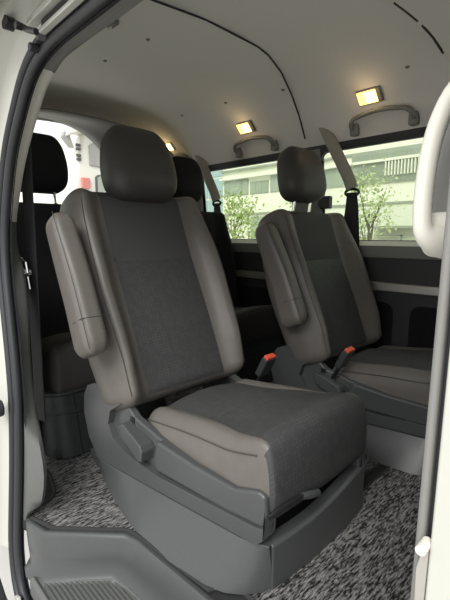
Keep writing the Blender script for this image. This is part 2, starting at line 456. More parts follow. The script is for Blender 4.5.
# ---- third row
def make_rear(y, label, W=1.0, X0r=-1.76):
    root = empty('rear_seat', (X0r, y, .007), label, 'seat', 'third row seats')
    st = dict(leather=M['navy'], insert=M['navy'], yoke=M['navy'], headrest=M['navy'])
    make_back(root, 9, st, W, .60, (.792, .13), -.16)
    make_cushion(root, M['dark_leather'], M['dark_leather'], W*1.02, .19, .33)
    def d(p, q):
        x, yy, z = p
        return Vector((x + .07 + .03*(-z/.12) , yy, z + .115))
    b = rbox((.285, .262, .115), (.08, .08, .006), (4, 6, 6), d)['body'].build('seat_base', M['plastic_d'], root, angle=50)
    # lip and waist line running round the base front
    for (zz, rr) in ((.226, .008), (.158, .005)):
        pts = []
        def dd(x, yy): return d((x, yy, zz-.115), None) + Vector((0, 0, 0))
        for (x, yy) in [(-.1, -.262), (.205, -.262), (.245, -.252), (.275, -.22), (.285, -.182), (.285, .0), (.285, .18)]: pts.append(dd(x, yy))
        t = MB(); t.tube(pts, rr, 8); t.build('base_moulding', M['plastic_d'], b)
    t = MB(); t.box((.357, -.16, .004), (.3575, -.156, .22), lambda p: Vector((p[0] + .03*(-(p[2]-.115)/.12), p[1], p[2]))); t.build('panel_gap', M['black'], b)
    return root
make_rear(.765, 'black rear seat behind the nearest seat, beside the hanging belt at the doorway')
make_rear(1.635, 'black rear seat behind the seat across the aisle, by the far side windows', 1.0, -1.77)

# ================================================================== SHELL
def struct(mb, name, m, **k): return tag(mb.build(name, m, None, **k), kind='structure')

# floor with the step well cut out
fl = [(-2.6, .36), (-1.24, .325), (-1.17, .328), (-1.072, .36), (-.92, .51), (-.60, .54), (-.05, .56), (-.05, .45), (2.2, .45), (2.2, 1.97), (-2.6, 1.97)]
mb = MB(); mb.prism(fl, lambda p: (p[0], p[1], -.03), lambda p: (p[0], p[1], 0)); struct(mb, 'floor', M['floor'])

# step well: sill trim + riser + tread
ridge = [(-1.172, .338), (-1.145, .332), (-1.068, .348), (-.91, .500), (-.865, .512), (-.745, .520), (-.60, .528), (-.02, .55)]
foot = [(-1.150, .336), (-1.112, .327), (-1.04, .340), (-.93, .472), (-.865, .492), (-.745, .502), (-.60, .510), (-.02, .53)]
mb = MB()
mb.strip([[(x-.012, y+.016, .001) for x, y in ridge], [(x-.004, y+.008, .008) for x, y in ridge], [(x, y, .007) for x, y in ridge], [(x+.004, y-.004, -.003) for x, y in ridge],
          [(x*.5+a*.5+.004, y*.5+b*.5-.004, -.06) for (x, y), (a, b) in zip(ridge, foot)], [(a, b-.002, -.108) for a, b in foot], [(a+.012, b-.022, -.122) for a, b in foot]])
o = struct(mb, 'trim_1', M['plastic'], angle=60); o['label'] = 'grey plastic sill trim and riser of the entry step'
tread = [(-1.10, .318), (-1.04, .338), (-.917, .474), (-.865, .486), (-.745, .496), (-.6, .505), (-.02, .52), (-.02, .312), (-1.08, .308)]
mb = MB(); mb.prism(tread, lambda p: (p[0], p[1], -.17), lambda p: (p[0], p[1], -.118))
tr = tag(mb.build('step_tread', M['pillar'], None, bevel=.006), 'ribbed grey plastic step tread at the foot of the doorway', 'step')
mb = MB()
k = .328
while k < .485:
    xl = -1.055 if k < .345 else -1.055 + (k-.345)*.95
    mb.box((xl, k, -.119), (-.03, k+.005, -.1135)); k += .0105
mb.build('rib', M['pillar'], tr, smooth=False)
mb = MB(); mb.tube([(-.02, .318, -.1165), (-1.075, .316, -.1165), (-1.035, .341, -.1165), (-.917, .470, -.1165), (-.865, .482, -.1165), (-.745, .492, -.1165), (-.02, .516, -.1165)], .005, 8); mb.build('tread_border', M['pillar'], tr)

# mats
def mat_obj(poly, label):
    mb = MB(); mb.prism(poly, lambda p: (p[0], p[1], .0), lambda p: (p[0], p[1], .007))
    o = tag(mb.build('floor_mat', M['carpet'], None, smooth=False), label, 'floor mat', 'carpet floor mats')
    mb = MB(); mb.tube([(x, y, .005) for x, y in poly], .006, 8, closed=True); mb.build('edging', M['edging'], o)
    return o
mat_obj([(-2.5, .47), (-1.33, .47), (-1.30, .462), (-1.235, .447), (-1.205, .43), (-1.190, .405), (-1.195, .37), (-1.175, .342), (-1.07, .375), (-.985, .455), (-.925, .515), (-.895, .524), (-.62, .55), (-.60, .60), (-.60, 1.88), (-2.5, 1.88)],
        'grey flecked carpet mat lying under the seats, front edge along the doorway step')
mat_obj([(-.565, .60), (.9, .62), (.9, 1.88), (-.565, 1.88)], 'grey flecked carpet mat on the open floor ahead of the nearest seat')

# far side wall -------------------------------------------------------
XA, XB = -2.62, 2.2
mb = MB(); mb.box((XA, 1.955, .0), (XB, 2.0, .53)); struct(mb, 'wall_far', M['wall'], smooth=False)
def pocket(x0, x1, z0, z1, lab):
    mb = MB(); poly = []
    r = .05
    for cx, cz, a0 in ((x1-r, z1-r, 0), (x0+r, z1-r, 90), (x0+r, z0+r, 180), (x1-r, z0+r, 270)):
        for i in range(5): a = R(a0 + 22.5*i); poly.append((cx + r*math.cos(a), cz + r*math.sin(a)))
    mb.prism(poly, lambda p: (p[0], 1.952, p[1]), lambda p: (p[0], 1.956, p[1]))
    o = mb.build('wall_pocket', M['navy'], bpy.data.objects['wall_far']); return o
pocket(-1.12, -.86, .12, .475, ''); pocket(-.78, -.40, .12, .475, ''); pocket(-2.05, -1.62, .12, .475, '')
mb = MB(); mb.box((XA, 1.935, .53), (XB, 1.965, .572)); o = struct(mb, 'trim_2', M['chrome'], bevel=.006); o['label'] = 'satin metal strip along the wall'
mb = MB(); mb.box((XA, 1.958, .572), (XB, 2.0, .69)); o = struct(mb, 'trim_3', M['wall'], smooth=False)
mb = MB(); mb.box((-1.93, 1.945, .583), (-1.68, 1.96, .597)); mb.build('pull_ledge', M['plastic_d'], o, bevel=.004)
mb = MB(); mb.prism([(1.948, .69), (1.94, .735), (1.945, .752), (1.955, .758), (2.02, .762), (2.02, .69)], lambda p: (XA, p[0], p[1]), lambda p: (XB, p[0], p[1]))
o = struct(mb, 'trim_4', M['trimgrey'], bevel=.004); o['label'] = 'grey ledge below the windows'
mb = MB(); mb.prism([(1.938, .748), (1.962, .770), (2.0, .770), (2.0, .748)], lambda p: (XA, p[0], p[1]), lambda p: (XB, p[0], p[1])); mb.build('window_sill', M['bwhite'], o)

# windows in the far wall (body side with rounded openings)
def rrect(x0, x1, z0, z1, r, n=5):
    P = []
    for cx, cz, a0 in ((x1-r, z1-r, 0), (x0+r, z1-r, 90), (x0+r, z0+r, 180), (x1-r, z0+r, 270)):
        for i in range(n+1): a = R(a0 + 90*i/n); P.append((cx + r*math.cos(a), cz + r*math.sin(a)))
    return P
def wy(z): return 1.985 - .05*max(0, z-.76)/.47      # the window band leans in
wins = [(-1.292, -.12, .768, 1.228), (-2.26, -1.478, .768, 1.228), (-2.92, -2.38, .768, 1.2)]
for n_, (x0, x1, z0, z1) in enumerate(wins):
    P = rrect(x0+.004, x1-.004, z0+.004, z1-.004, .035)
    mb = MB(); mb.prism(P, lambda p: (p[0], wy(p[1])+.012, p[1]), lambda p: (p[0], wy(p[1])+.016, p[1]))
    w = struct(mb, 'window_%d' % (n_+1), M['glass'], smooth=False)
    Q = rrect(x0-.012, x1+.012, z0-.010, z1+.018, .045); P2 = rrect(x0+.006, x1-.006, z0+.006, z1-.006, .035)
    mb = MB(); mb.loft([[(p[0], wy(p[1])-.002, p[1]) for p in Q], [(p[0], wy(p[1])-.002, p[1]) for p in P2], [(p[0], wy(p[1])+.02, p[1]) for p in P2], [(p[0], wy(p[1])+.02, p[1]) for p in Q]], closed=True)
    mb.build('window_gasket', M['rubber'], w, angle=30)
w1 = bpy.data.objects['window_1']
mb = MB(); mb.box((-1.275, 1.915, .935), (-1.215, 1.95, 1.0)); mb.box((-1.30, 1.935, .95), (-1.27, 1.965, .985)); mb.build('window_latch', M['black'], w1, bevel=.006)
# pillars between windows
for n_, (x0, x1) in enumerate(((-1.478, -1.292), (-2.38, -2.26), (-.12, 0.0), (-3.0, -2.92))):
    mb = MB(); mb.prism([(x0-.006, .75), (x1+.006, .75), (x1+.006, 1.25), (x0-.006, 1.25)], lambda p: (p[0], wy(p[1])-.006, p[1]), lambda p: (p[0], wy(p[1])+.03, p[1]))
    struct(mb, 'trim_%d' % (5+n_), M['trimgrey'], bevel=.004)
# dark window channel above glass
mb = MB(); mb.prism([(1.93, 1.226), (1.955, 1.226), (1.955, 1.262), (1.925, 1.262)], lambda p: (XA, p[0], p[1]), lambda p: (XB, p[0], p[1])); struct(mb, 'trim_9', M['rubber'], smooth=False)

# ceiling ------------------------------------------------------------
prof = [(.452, 1.222), (.47, 1.28), (.51, 1.39), (.58, 1.475), (.70, 1.535), (.90, 1.565), (1.15, 1.575), (1.42, 1.562), (1.62, 1.528), (1.74, 1.475), (1.83, 1.40), (1.895, 1.31), (1.925, 1.26)]
def smooth_prof(P, n=4):
    out = []
    for i in range(len(P)-1):
        p0 = Vector(P[max(i-1, 0)]); p1 = Vector(P[i]); p2 = Vector(P[i+1]); p3 = Vector(P[min(i+2, len(P)-1)])
        for k in range(n):
            t = k/n
            out.append(.5*((2*p1) + (p2-p0)*t + (2*p0-5*p1+4*p2-p3)*t*t + (3*p1-3*p2+p3-p0)*t**3))
    out.append(Vector(P[-1])); return out
SP = smooth_prof(prof)
def cz(y):
    for a, b in zip(SP, SP[1:]):
        if a.x <= y <= b.x: return a.y + (b.y-a.y)*(y-a.x)/(b.x-a.x)
    return SP[-1].y
stations = [(2.2, 0), (.2, 0), (-.5, 0), (-1.2, 0), (-1.8, 0), (-2.08, .001), (-2.2, .004), (-2.35, .008), (-2.50, .014), (-2.56, .05), (-2.58, .115)]
mb = MB()
def shrink(p, d): return (1.17 + (p.x-1.17)*(1-d*1.1), p.y - d*max(0, (p.y-1.18)/.4))
mb.strip([[(x, *shrink(p, d)) for p in SP] for x, d in stations])
ceil = struct(mb, 'ceiling', M['head'], angle=70)
# ceiling seam
pts = [(-1.24, .55, cz(.55)), (-1.24, .8, cz(.8)), (-1.24, 1.1, cz(1.1)), (-1.24, 1.38, cz(1.38)), (-1.25, 1.46, cz(1.46)), (-1.29, 1.6, cz(1.6)), (-1.335, 1.74, cz(1.74)), (-1.355, 1.83, cz(1.83)), (-1.365, 1.9, cz(1.9))]
mb = MB(); mb.tube([(x, y, z-.001) for x, y, z in pts], .004, 6); mb.build('ceiling_seam', M['rubber'], ceil)
# roof skin outside, above the headliner
roof = [(.30, 1.26), (.33, 1.36), (.40, 1.50), (.55, 1.60), (.85, 1.64), (1.5, 1.64), (1.85, 1.58), (2.0, 1.42), (2.03, 1.25)]
mb = MB(); mb.strip([[(2.3, *p) for p in smooth_prof(roof)], [(-2.6, *p) for p in smooth_prof(roof)]])
struct(mb, 'wall_roof', M['paint'], angle=70)
# rear header and pillars round the tailgate opening
outer = [Vector((.44, .75)), Vector((.445, 1.0))] + [Vector(shrink(p, .115)) for p in SP] + [Vector((1.93, 1.0)), Vector((1.95, .75))]
def arch(a, k):
    N_ = len(outer)-1; c_, s_ = math.cos(math.pi*(1-a/N_)), math.sin(math.pi*(1-a/N_)); e_ = 2/2.8
    return Vector((.97 + (.53+k)*math.copysign(abs(c_)**e_, c_), .75 + (.712+k)*abs(s_)**e_))
inner = [arch(i, 0) for i in range(len(outer))]; inner2 = [arch(i, .012) for i in range(len(outer))]
mb = MB(); mb.strip([[(-2.56, *(p+Vector((0, .03)))) for p in outer], [(-2.40, *(p+Vector((0, .012)))) for p in outer], [(-2.335, *(p+Vector((0, .008)))) for p in outer], [(-2.318, *(p+Vector((0, -.001)))) for p in outer], [(-2.33, *(p+Vector((0, -.010)))) for p in outer], [(-2.42, *(p*.5+q*.5+Vector((0, -.006)))) for p, q in zip(outer, inner)], [(-2.49, *(p*.1+q*.9)) for p, q in zip(outer, inner)], [(-2.515, *q) for q in inner], [(-2.60, *q) for q in inner2]])  # hollow above the header lip is shaped to give a dark, shaded band
struct(mb, 'wall_rear', M['trimgrey'], angle=60)
mb = MB(); mb.box((-2.62, .42, 0), (-2.55, 1.97, .76)); struct(mb, 'wall_tail', M['wall'], smooth=False)

# near side wall behind the doorway
mb = MB(); mb.box((-2.6, .40, 0), (-1.46, .44, .76)); struct(mb, 'wall_near', M['wall'], smooth=False)
mb = MB(); mb.prism(rrect(-2.5, -1.5, .77, 1.2, .04), lambda p: (p[0], .43, p[1]), lambda p: (p[0], .435, p[1])); struct(mb, 'window_4', M['glass'], smooth=False)

# ------------------------------------------------------------------ doorway edge
def ny(z, b): return b + .07*z
seal = [(.6, 1.19), (.2, 1.19), (-.3, 1.19), (-.60, 1.191), (-.722, 1.190), (-.858, 1.190), (-.94, 1.189), (-1.015, 1.178), (-1.078, 1.15), (-1.135, 1.094), (-1.195, 1.019), (-1.228, .945), (-1.256, .84), (-1.259, .759),
        (-1.244, .677), (-1.212, .57), (-1.18, .465), (-1.157, .36), (-1.15, .251), (-1.151, .136), (-1.158, .014), (-1.158, -.09), (-1.12, -.175), (-1.03, -.20)]
seal = [tuple(p) for p in smooth_prof([Vector(p) for p in seal], 3)]
def offs(P, d):
    out = []
    for i, p in enumerate(P):
        a = Vector(P[max(i-1, 0)]); b = Vector(P[min(i+1, len(P)-1)]); t = (b-a).normalized(); nrm = Vector((-t.y, t.x)) * -1
        out.append((p[0] + nrm.x*d, p[1] + nrm.y*d))
    return out
def rail3(P, d, b): return [(x, ny(z, b), z) for x, z in offs(P, d)]
root = MB(); root.tube(rail3(seal, .020, .318), .0115, 12)
o = tag(root.build('trim_10', M['rubber'], None), 'black rubber weatherstrip round the door opening', None, None, 'structure')
mb = MB(); mb.tube(rail3(seal, .040, .309), .0098, 12); mb.build('outer_lip', M['rubber'], o)
mb = MB(); mb.strip([rail3(seal, .050, .323), rail3(seal, .008, .332)]); mb.build('seal_channel', M['rubber'], o)
# painted jamb outside the seal
kj = len([1 for p in seal if p[1] > -.10])
def railj(P, d, b): return rail3(P, d, b)[:kj]
mb = MB(); mb.strip([railj(seal, .040, .320), railj(seal, .054, .308), railj(seal, .089, .300), railj(seal, .097, .288), railj(seal, .102, .25), railj(seal, .13, .235), railj(seal, .25, .225)])
struct(mb, 'trim_11', M['paint'], angle=50)
# interior trim between the seal and the cabin
inn = [(.6, 1.222), (.2, 1.222), (-.3, 1.222), (-.60, 1.222), (-.722, 1.222), (-.858, 1.222), (-.96, 1.218), (-1.041, 1.197), (-1.108, 1.167), (-1.183, 1.099), (-1.262, 1.007), (-1.31, .90), (-1.335, .838), (-1.325, .759),
       (-1.265, .677), (-1.235, .57), (-1.215, .465), (-1.20, .36), (-1.15, .251), (-1.098, .136), (-1.075, .10), (-1.17, .02), (-1.2, -.02), (-1.2, -.06)]
inn = [(.6, 1.222), (.2, 1.222), (-.3, 1.222), (-.60, 1.222), (-.722, 1.222), (-.858, 1.222), (-.96, 1.218), (-1.041, 1.197), (-1.108, 1.167), (-1.183, 1.099), (-1.262, 1.007), (-1.318, .90), (-1.34, .838), (-1.325, .759),
       (-1.265, .677), (-1.235, .57), (-1.225, .465), (-1.20, .36), (-1.145, .251), (-1.098, .150), (-1.125, .05), (-1.19, .012), (-1.2, -.03), (-1.2, -.06)]
inn = [tuple(p) for p in smooth_prof([Vector(p) for p in inn], 3)]
ns = [i for i, p in enumerate(seal) if p[1] < .845 and p[0] < -1][0]
nt_ = [i for i, p in enumerate(seal) if p[0] < -1.03][0]
def seg_strip(i0, i1):
    S0 = rail3(seal, .012, .33)[i0:i1]; I0 = [(x, ny(z, .36), z) for x, z in inn][i0:i1]
    I1 = [(x-.01, y+.012, z) for x, y, z in I0]; I2 = [(x-.02-.10*sm(.25, .4, z), y+.01+.026*sm(.25, .4, z), z+.01) for x, y, z in I0]
    Mid = [tuple(Vector(a)*.5+Vector(b)*.5+Vector((0, -.012, 0))) for a, b in zip(S0, I0)]
    return [S0, Mid, I0, I1, I2]
mb = MB(); mb.strip(seg_strip(0, nt_+1)); o = struct(mb, 'trim_12', M['trimgrey'], angle=60)
mb = MB(); mb.strip(seg_strip(nt_, ns+1)); o = struct(mb, 'trim_13', M['cream'], angle=60); o['label'] = 'cream upper trim of the rear door pillar'
e = len(seal)-6
mb = MB(); mb.strip(seg_strip(ns, e)); o = struct(mb, 'trim_14', M['pillar'], angle=60); o['label'] = 'grey lower trim of the rear door pillar'

# upper rail of the sliding door (over the opening)
def xprism(name, poly, x0, x1, m, **k):
    mb = MB(); mb.prism(poly, lambda p: (x0, p[0], p[1]), lambda p: (x1, p[0], p[1])); return mb, m
rr_ = empty('door_rail', (-.5, .30, 1.25), 'white painted sliding door rail with a black slot above the opening', 'rail')
def rp(name, poly, x0, x1, m, bevel=.003):
    mb = MB(); mb.prism(poly, lambda p: (x0+.5, p[0]-.30, p[1]-1.25), lambda p: (x1+.5, p[0]-.30, p[1]-1.25)); return mb.build(name, m, rr_, bevel=bevel)
rp('rail_lower_lip', [(.392, 1.228), (.392, 1.219), (.376, 1.219), (.376, 1.228)], -.985, .6, M['paint'])
rp('rail_slot', [(.392, 1.229), (.392, 1.249), (.384, 1.249), (.384, 1.229)], -.96, .6, M['black'])
rp('rail_upper_lip', [(.392, 1.25), (.392, 1.262), (.372, 1.262), (.372, 1.25)], -1.01, .6, M['paint'])
ra = empty('roller_arm', (-.995, .366, 1.238), 'black roller arm with bolt heads at the top rear corner of the doorway', 'roller arm')
mb = MB(); mb.tube([(-.055, -.02, .024), (-.02, -.016, .012), (.045, -.014, -.022), (.085, -.012, -.038)], .0065, 8, .006); mb.build('arm', M['black'], ra)
mb = MB(); mb.cyl((-.06, -.025, .024), (-.06, -.005, .024), .014, 14); mb.build('roller', M['rubber'], ra)
for (x, z) in ((-.022, .012), (.03, -.014)):
    mb = MB(); mb.cyl((x, -.032, z), (x, -.02, z), .008, 6); mb.build('bolt', M['black'], ra)
mb = MB(); mb.cyl((-1.003, .372, 1.206), (-1.003, .395, 1.206), .009, 14)
tag(mb.build('rubber_stop', M['rubber'], None, bevel=.003), 'small round black rubber stop below the roller arm', 'stop')
mb = MB(); mb.cyl((-.965, .375, 1.218), (-.965, .395, 1.218), .008, 14); tag(mb.build('rail_plug', M['vdark'], None, bevel=.003), 'dark round plug beside the roller arm on the rail', 'plug')
ds = empty('door_stopper', (-1.20, .30, .333), 'round black rubber stopper on the white jamb at left edge', 'stopper')
mb = MB(); mb.cyl((0, -.02, 0), (0, .01, 0), .023, 20); mb.build('cup', M['rubber'], ds, bevel=.005)
mb = MB(); mb.cyl((0, -.026, 0), (0, -.019, 0), .013, 16); mb.build('core', M['plastic_d'], ds, bevel=.003)
lr = empty('lower_roller_arm', (-1.15, .30, -.215), 'black lower roller bracket with bolts at bottom left below the step', 'bracket')
mb = MB(); mb.prism([(-.18, .0), (-.10, .055), (-.02, .01), (.05, .005), (.10, -.06), (-.18, -.09)], lambda p: (p[0], -.05, p[1]), lambda p: (p[0], -.03, p[1])); mb.build('bracket_plate', M['black'], lr, bevel=.004)
for (x, z) in ((-.03, -.015), (.01, -.02), (.045, -.045)):
    mb = MB(); mb.cyl((x, -.068, z), (x, -.048, z), .011, 6); mb.build('bolt', M['vdark'], lr, bevel=.002)
mb = MB(); mb.prism([(.02, .03), (.045, .04), (.06, .0), (.05, -.03), (.035, .0)], lambda p: (p[0], -.02, p[1]), lambda p: (p[0], -.01, p[1])); mb.build('painted_tab', M['paint'], lr, bevel=.003)

# front door pillar (right edge of the picture)
def pil(name, x0, x1, y0, y1, z0, z1, m, bevel=.004, parent=None):
    mb = MB(); mb.prism([(x0, y0), (x1, y0), (x1, y1), (x0, y1)], lambda p: (p[0], p[1]-.02, z0), lambda p: (p[0], p[1]+.03, z1)); o = mb.build(name, m, parent, bevel=bevel)
    if not parent: tag(o, kind='structure')
    return o
p1 = pil('trim_15', -.1255, -.1168, .353, .372, -.2, 1.2, M['trimgrey'], .006); p1['label'] = 'grey edge trim of the front door pillar'
pil('trim_16', -.1170, -.1095, .361, .375, -.2, 1.2, M['rubber'], .001)
pil('trim_17', -.1097, .35, .345, .36, -.2, 1.25, M['paint'], .003)
mb = MB(); mb.prism([(-.15, .2), (-.155, .78), (-.19, .815), (-.193, .84), (-.182, .92), (-.165, 1.0), (-.15, 1.22), (.2, 1.22), (.2, .2)], lambda p: (p[0], .50, p[1]), lambda p: (p[0], .56, p[1]))
o = struct(mb, 'trim_18', M['trimgrey'], bevel=.01); o['label'] = 'grey inner trim of the front door pillar'
st = empty('door_catch', (-.114, .352, .535), 'small pale door catch bolt on the grey pillar edge at right', 'catch')
mb = MB(); mb.cyl((.0005, -.012, -.002), (.0005, .006, -.002), .0046, 12); mb.build('catch_pin', M['cream'], st, bevel=.001)
mb = MB(); mb.prism([(-.002, -.008), (.004, -.004), (.003, -.075), (-.005, -.075), (-.006, -.03)], lambda p: (p[0], .0, p[1]), lambda p: (p[0], .004, p[1])); mb.build('catch_plate', M['chrome'], st, bevel=.001)

# cream assist grip on the pillar
GS = .006
gr = empty('assist_grip', (-.165, .50, .86), 'large cream assist grip on the front door pillar', 'grip')
P = [(-.112, .50, .972), (-.132, .475, .962), (-.153, .455, .944), (-.166, .45, .916), (-.1735, .45, .884), (-.1765, .45, .85), (-.1765, .45, .822), (-.174, .452, .805), (-.165, .465, .797), (-.15, .49, .794)]
P = [tuple(Vector(p)+Vector((.0025, 0, -.003))) for p in smooth_prof([Vector(p) for p in P], 4)]
o0 = Vector(gr.location)
mb = MB(); n = len(P); rad = [.0092 + .008*(1-sm(0, .25, i/n)) + .010*sm(.70, .95, i/n) for i in range(n)]
mb.tube([Vector(p)-o0 for p in P], rad, 16, [.0095 + .007*(1-sm(0, .25, i/n)) + .006*sm(.7, .95, i/n) for i in range(n)]); mb.build('grip_bar', M['cream'], gr, angle=80)
for (c, h) in (((-.149, .490, .800), (.034, .024, .024)), ((-.112, .492, .968), (.02, .018, .022))):
    q = rbox(h, (.014, .011, .014), (2, 2, 2), lambda p, _q: Vector(c)-o0+Vector(p))['body']; q.build('grip_mount', M['cream'], gr, angle=80)
mb = MB(); mb.box((2.2, .3, 0), (2.26, 2.0, 1.05)); struct(mb, 'wall_front', M['wall'], smooth=False)  # unseen cabin front, added and raised to hold back light from ahead
mb = MB(); mb.box((.35, .36, -.2), (2.2, .41, .80)); struct(mb, 'wall_door', M['wall'], smooth=False)  # unseen front door side, closed in to cut light on the far seat
mb = MB(); mb.box((2.22, .45, 1.05), (2.224, 1.95, 1.28)); struct(mb, 'window_5', M['glass'], smooth=False)  # unseen windscreen pane, added so its tint dims incoming light
mb = MB(); mb.box((.36, .40, .80), (2.2, .404, 1.22)); struct(mb, 'window_6', M['glass'], smooth=False)  # unseen front side pane, its tint likewise added to darken the cabin
mb = MB(); mb.box((2.2, .3, 1.28), (2.26, 2.0, 1.64)); struct(mb, 'wall_windscreen', M['head'], smooth=False)  # unseen header, set low to narrow the windscreen and let in less light
# ================================================================== CABIN FITTINGS
def lamp(x, label):
    y = 1.82; z = cz(y)
    a = Vector((0, .09, cz(y+.045)-cz(y-.045))).normalized(); nrm = Vector((0, a.z, -a.y))
    o = empty('ceiling_lamp', (x, y, z), label, 'lamp', 'lit ceiling lamps')
    def T(p): return Vector((p[0], 0, 0)) + a*p[1] + nrm*p[2]
    mb = MB(); mb.box((-.056, -.034, -.003), (.056, .034, .014), T); mb.build('lamp_housing', M['trimgrey'], o, bevel=.006)
    mb = MB(); mb.box((-.052, -.029, .010), (.036, .029, .018), T); mb.build('lamp_lens', M['lens'], o, bevel=.003)
    mb = MB(); mb.box((-.012, -.022, .0178), (.032, .022, .0195), T); tag(mb.build('bright_lens_half', M['bulb'], o, bevel=.0005, seg=1), 'bright half of the lamp lens')
    return o
lamp(-.965, 'lit warm ceiling lamp largest and rightmost of the three, above the right grab handle')
lamp(-1.715, 'lit warm ceiling lamp in the middle of the three, above the left grab handle')
lamp(-2.445, 'lit warm ceiling lamp farthest back, just right of the nearest headrest')

def grab(x, label, half=.145):
    y = 1.90; z = cz(y)
    o = empty('grab_handle', (x, y, z), label, 'grab handle', 'ceiling grab handles')
    P = [(-half+.005, .01, -.005), (-half, -.028, .0), (-half+.012, -.048, .022), (-half+.045, -.052, .036), (0, -.056, .046), (half-.045, -.052, .036), (half-.012, -.048, .022), (half, -.028, .0), (half-.005, .01, -.005)]
    P = smooth_prof([Vector(p) for p in P], 4)
    mb = MB(); mb.tube(P, .0125, 10, .010); mb.build('handle_bar', M['trimgrey'], o, angle=80)
    for s in (-1, 1):
        q = rbox((.020, .016, .028), (.008, .006, .01), (2, 2, 2), lambda p, _q: Vector((s*(half-.006) + p[0], -.006+p[1], -.008+p[2])))['body']
        q.build('handle_mount', M['trimgrey'], o, angle=80)
    mb = MB(); mb.tube([Vector((p.x*1.09, .004 + .2*(p.y+.02), p.z*1.25+.008)) for p in P], .005, 6); mb.build('recess_edge', M['rubber'], o)
    return o
grab(-.935, 'grey ceiling grab handle on the right, over the belt window')
grab(-1.705, 'grey ceiling grab handle in the middle, left of the ceiling seam')
grab(-2.44, 'grey ceiling grab handle farthest back, behind the far rear headrest')

def belt(x, label, dz=0):
    o = empty('seat_belt', (x, 1.925, 1.34), label, 'seat belt', 'window side seat belts')
    P = [(0, -.0, .01), (.02, -.03, -.005), (.08, -.035, -.11), (.135, -.03, -.21), (.165, -.025, -.27), (.182, -.022, -.315)]
    P = smooth_prof([Vector(p) for p in P], 4)
    mb = MB(); mb.tube(P, .030, 10, .010, up=(1, 0, 0)); mb.build('belt_cover', M['beltcover'], o, angle=80)
    mb = MB(); mb.tube([Vector((.182+.036*math.cos(a), -.02, -.335+.017*math.sin(a))) for a in [2*math.pi*i/20 for i in range(20)]], .007, 8, closed=True, up=(0, 1, 0))
    mb.build('belt_guide', M['black'], o)
    w = [(.182, -.02, -.335), (.178, -.008, -.40), (.168, .006, -.57), (.165, .016, -.75)]
    mb = MB()
    hw = [.026, .034, .052, .058]
    mb.loft([[(x_-h, y_-.003, z_), (x_, y_-.010, z_), (x_+h, y_-.003, z_), (x_+h, y_+.001, z_), (x_, y_-.004, z_), (x_-h, y_+.001, z_)] for (x_, y_, z_), h in zip(w, hw)])
    mb.build('webbing', M['webbing'], o)
    mb = MB(); q = rbox((.03, .012, .02), (.01, .008, .008), (2, 2, 2), lambda p, _q: Vector((p[0]-.0, p[1]+.002, p[2]+.012)))['body']; q.build('upper_anchor', M['trimgrey'], o, angle=80)
    return o
belt(-1.262, 'black seat belt hanging from a grey cover beside the raised headrest across the aisle')
belt(-2.24, 'black seat belt with grey cover behind the far rear headrest')
# near belt at the rear pillar
nb = empty('doorway_belt', (-1.318, .45, .95), 'black seat belt strap with chrome hook hanging inside the rear door pillar', 'seat belt')
mb = MB(); mb.loft([[(x-.024, y, z), (x+.024, y+.012, z), (x+.024, y+.015, z), (x-.024, y+.003, z)] for x, y, z in ((.01, 0, .12), (.0, 0, .0), (-.012, 0, -.25), (-.03, 0, -.75))]); mb.build('webbing', M['webbing'], nb)
mb = MB(); mb.tube([(-.07, -.01, -.222), (-.02, -.016, -.222), (.018, -.018, -.232), (.026, -.018, -.262)], .0045, 8); tag(mb.build('hook', M['steel'], nb), 'chrome hook')
mb = MB(); mb.cyl((-.005, -.02, -.262), (-.005, 0.0, -.262), .012, 14); mb.tube([(-.005, -.014, -.262), (.02, -.016, -.275), (.03, -.016, -.31)], .004, 8); mb.build('hook_bolt', M['steel'], nb)

def clip(x, y, label):
    z = cz(y)
    mb = MB(); mb.cyl((x, y, z+.002), (x, y, z-.005), .010, 12, .007)
    o = mb.build('trim_clip', M['trimgrey'], ceil, bevel=.0015, origin=(0, 0, 0)); return o
for x, y in ((-1.82, 1.005), (-1.515, 1.03), (-2.10, 1.66), (-1.73, 1.67), (-1.36, 1.70), (-.78, 1.76)): clip(x, y, '')
hk = empty('coat_hook', (-1.46, .84, cz(.84)), 'small pale coat hook on the ceiling edge above the doorway', 'hook')
q = rbox((.028, .016, .010), (.008, .008, .006), (2, 2, 2), lambda p, _q: Vector((p[0], p[1], p[2]-.006)))['body']; q.build('hook_base', M['trimgrey'], hk, angle=80)
mb = MB(); mb.tube([(-.012, 0, -.012), (-.016, -.006, -.024), (-.004, -.010, -.03), (.012, -.010, -.026)], .004, 8); mb.build('hook_prong', M['cream'], hk)
# overhead duct panel toward the front (upper right)
ys = [1.02 + .05*i for i in range(16)]
mb = MB()
rails = []
for (xo, dz) in ((-.80, 0), (-.79, -.014), (-.77, -.017), (.2, -.017), (.2, 0)):
    rails.append([(xo+.5 + (.0 if xo > 0 else .10+.18*(y-1.42)), y-1.3, cz(y)-1.55+dz+.001) for y in ys])
mb.loft([[r[i] for r in rails] for i in range(len(ys))]); mb.v = [(v[0]-.5, v[1]+1.3, v[2]+1.55) for v in mb.v]; op = mb.build('duct_panel', M['head'], ceil, angle=40)
for k in range(2):
    mb = MB(); a, b = (1.44, 1.57) if k == 0 else (1.60, 1.74)
    mb.tube([(-.697+.18*(y-1.42), y, cz(y)-.008) for y in (a, (a+b)/2, b)], .005, 6); mb.build('duct_slot', M['rubber'], op)

# ================================================================== OUTSIDE
GZ = -.65
mb = MB(); mb.box((-60, -40, GZ-.2), (40, 60, GZ)); struct(mb, 'ground', M['ground'], smooth=False)
bd = empty('office_building', (-10, 14.5, GZ), 'cream office building with ribbon windows seen through the far side windows', 'building')
BO = Vector((-10, 14.5, GZ))
def bp(name, lo, hi, m, bevel=0):
    mb = MB(); mb.box(tuple(Vector(lo)-BO), tuple(Vector(hi)-BO)); return mb.build(name, m, bd, smooth=False)
YL, YR = 14.4, 13.0
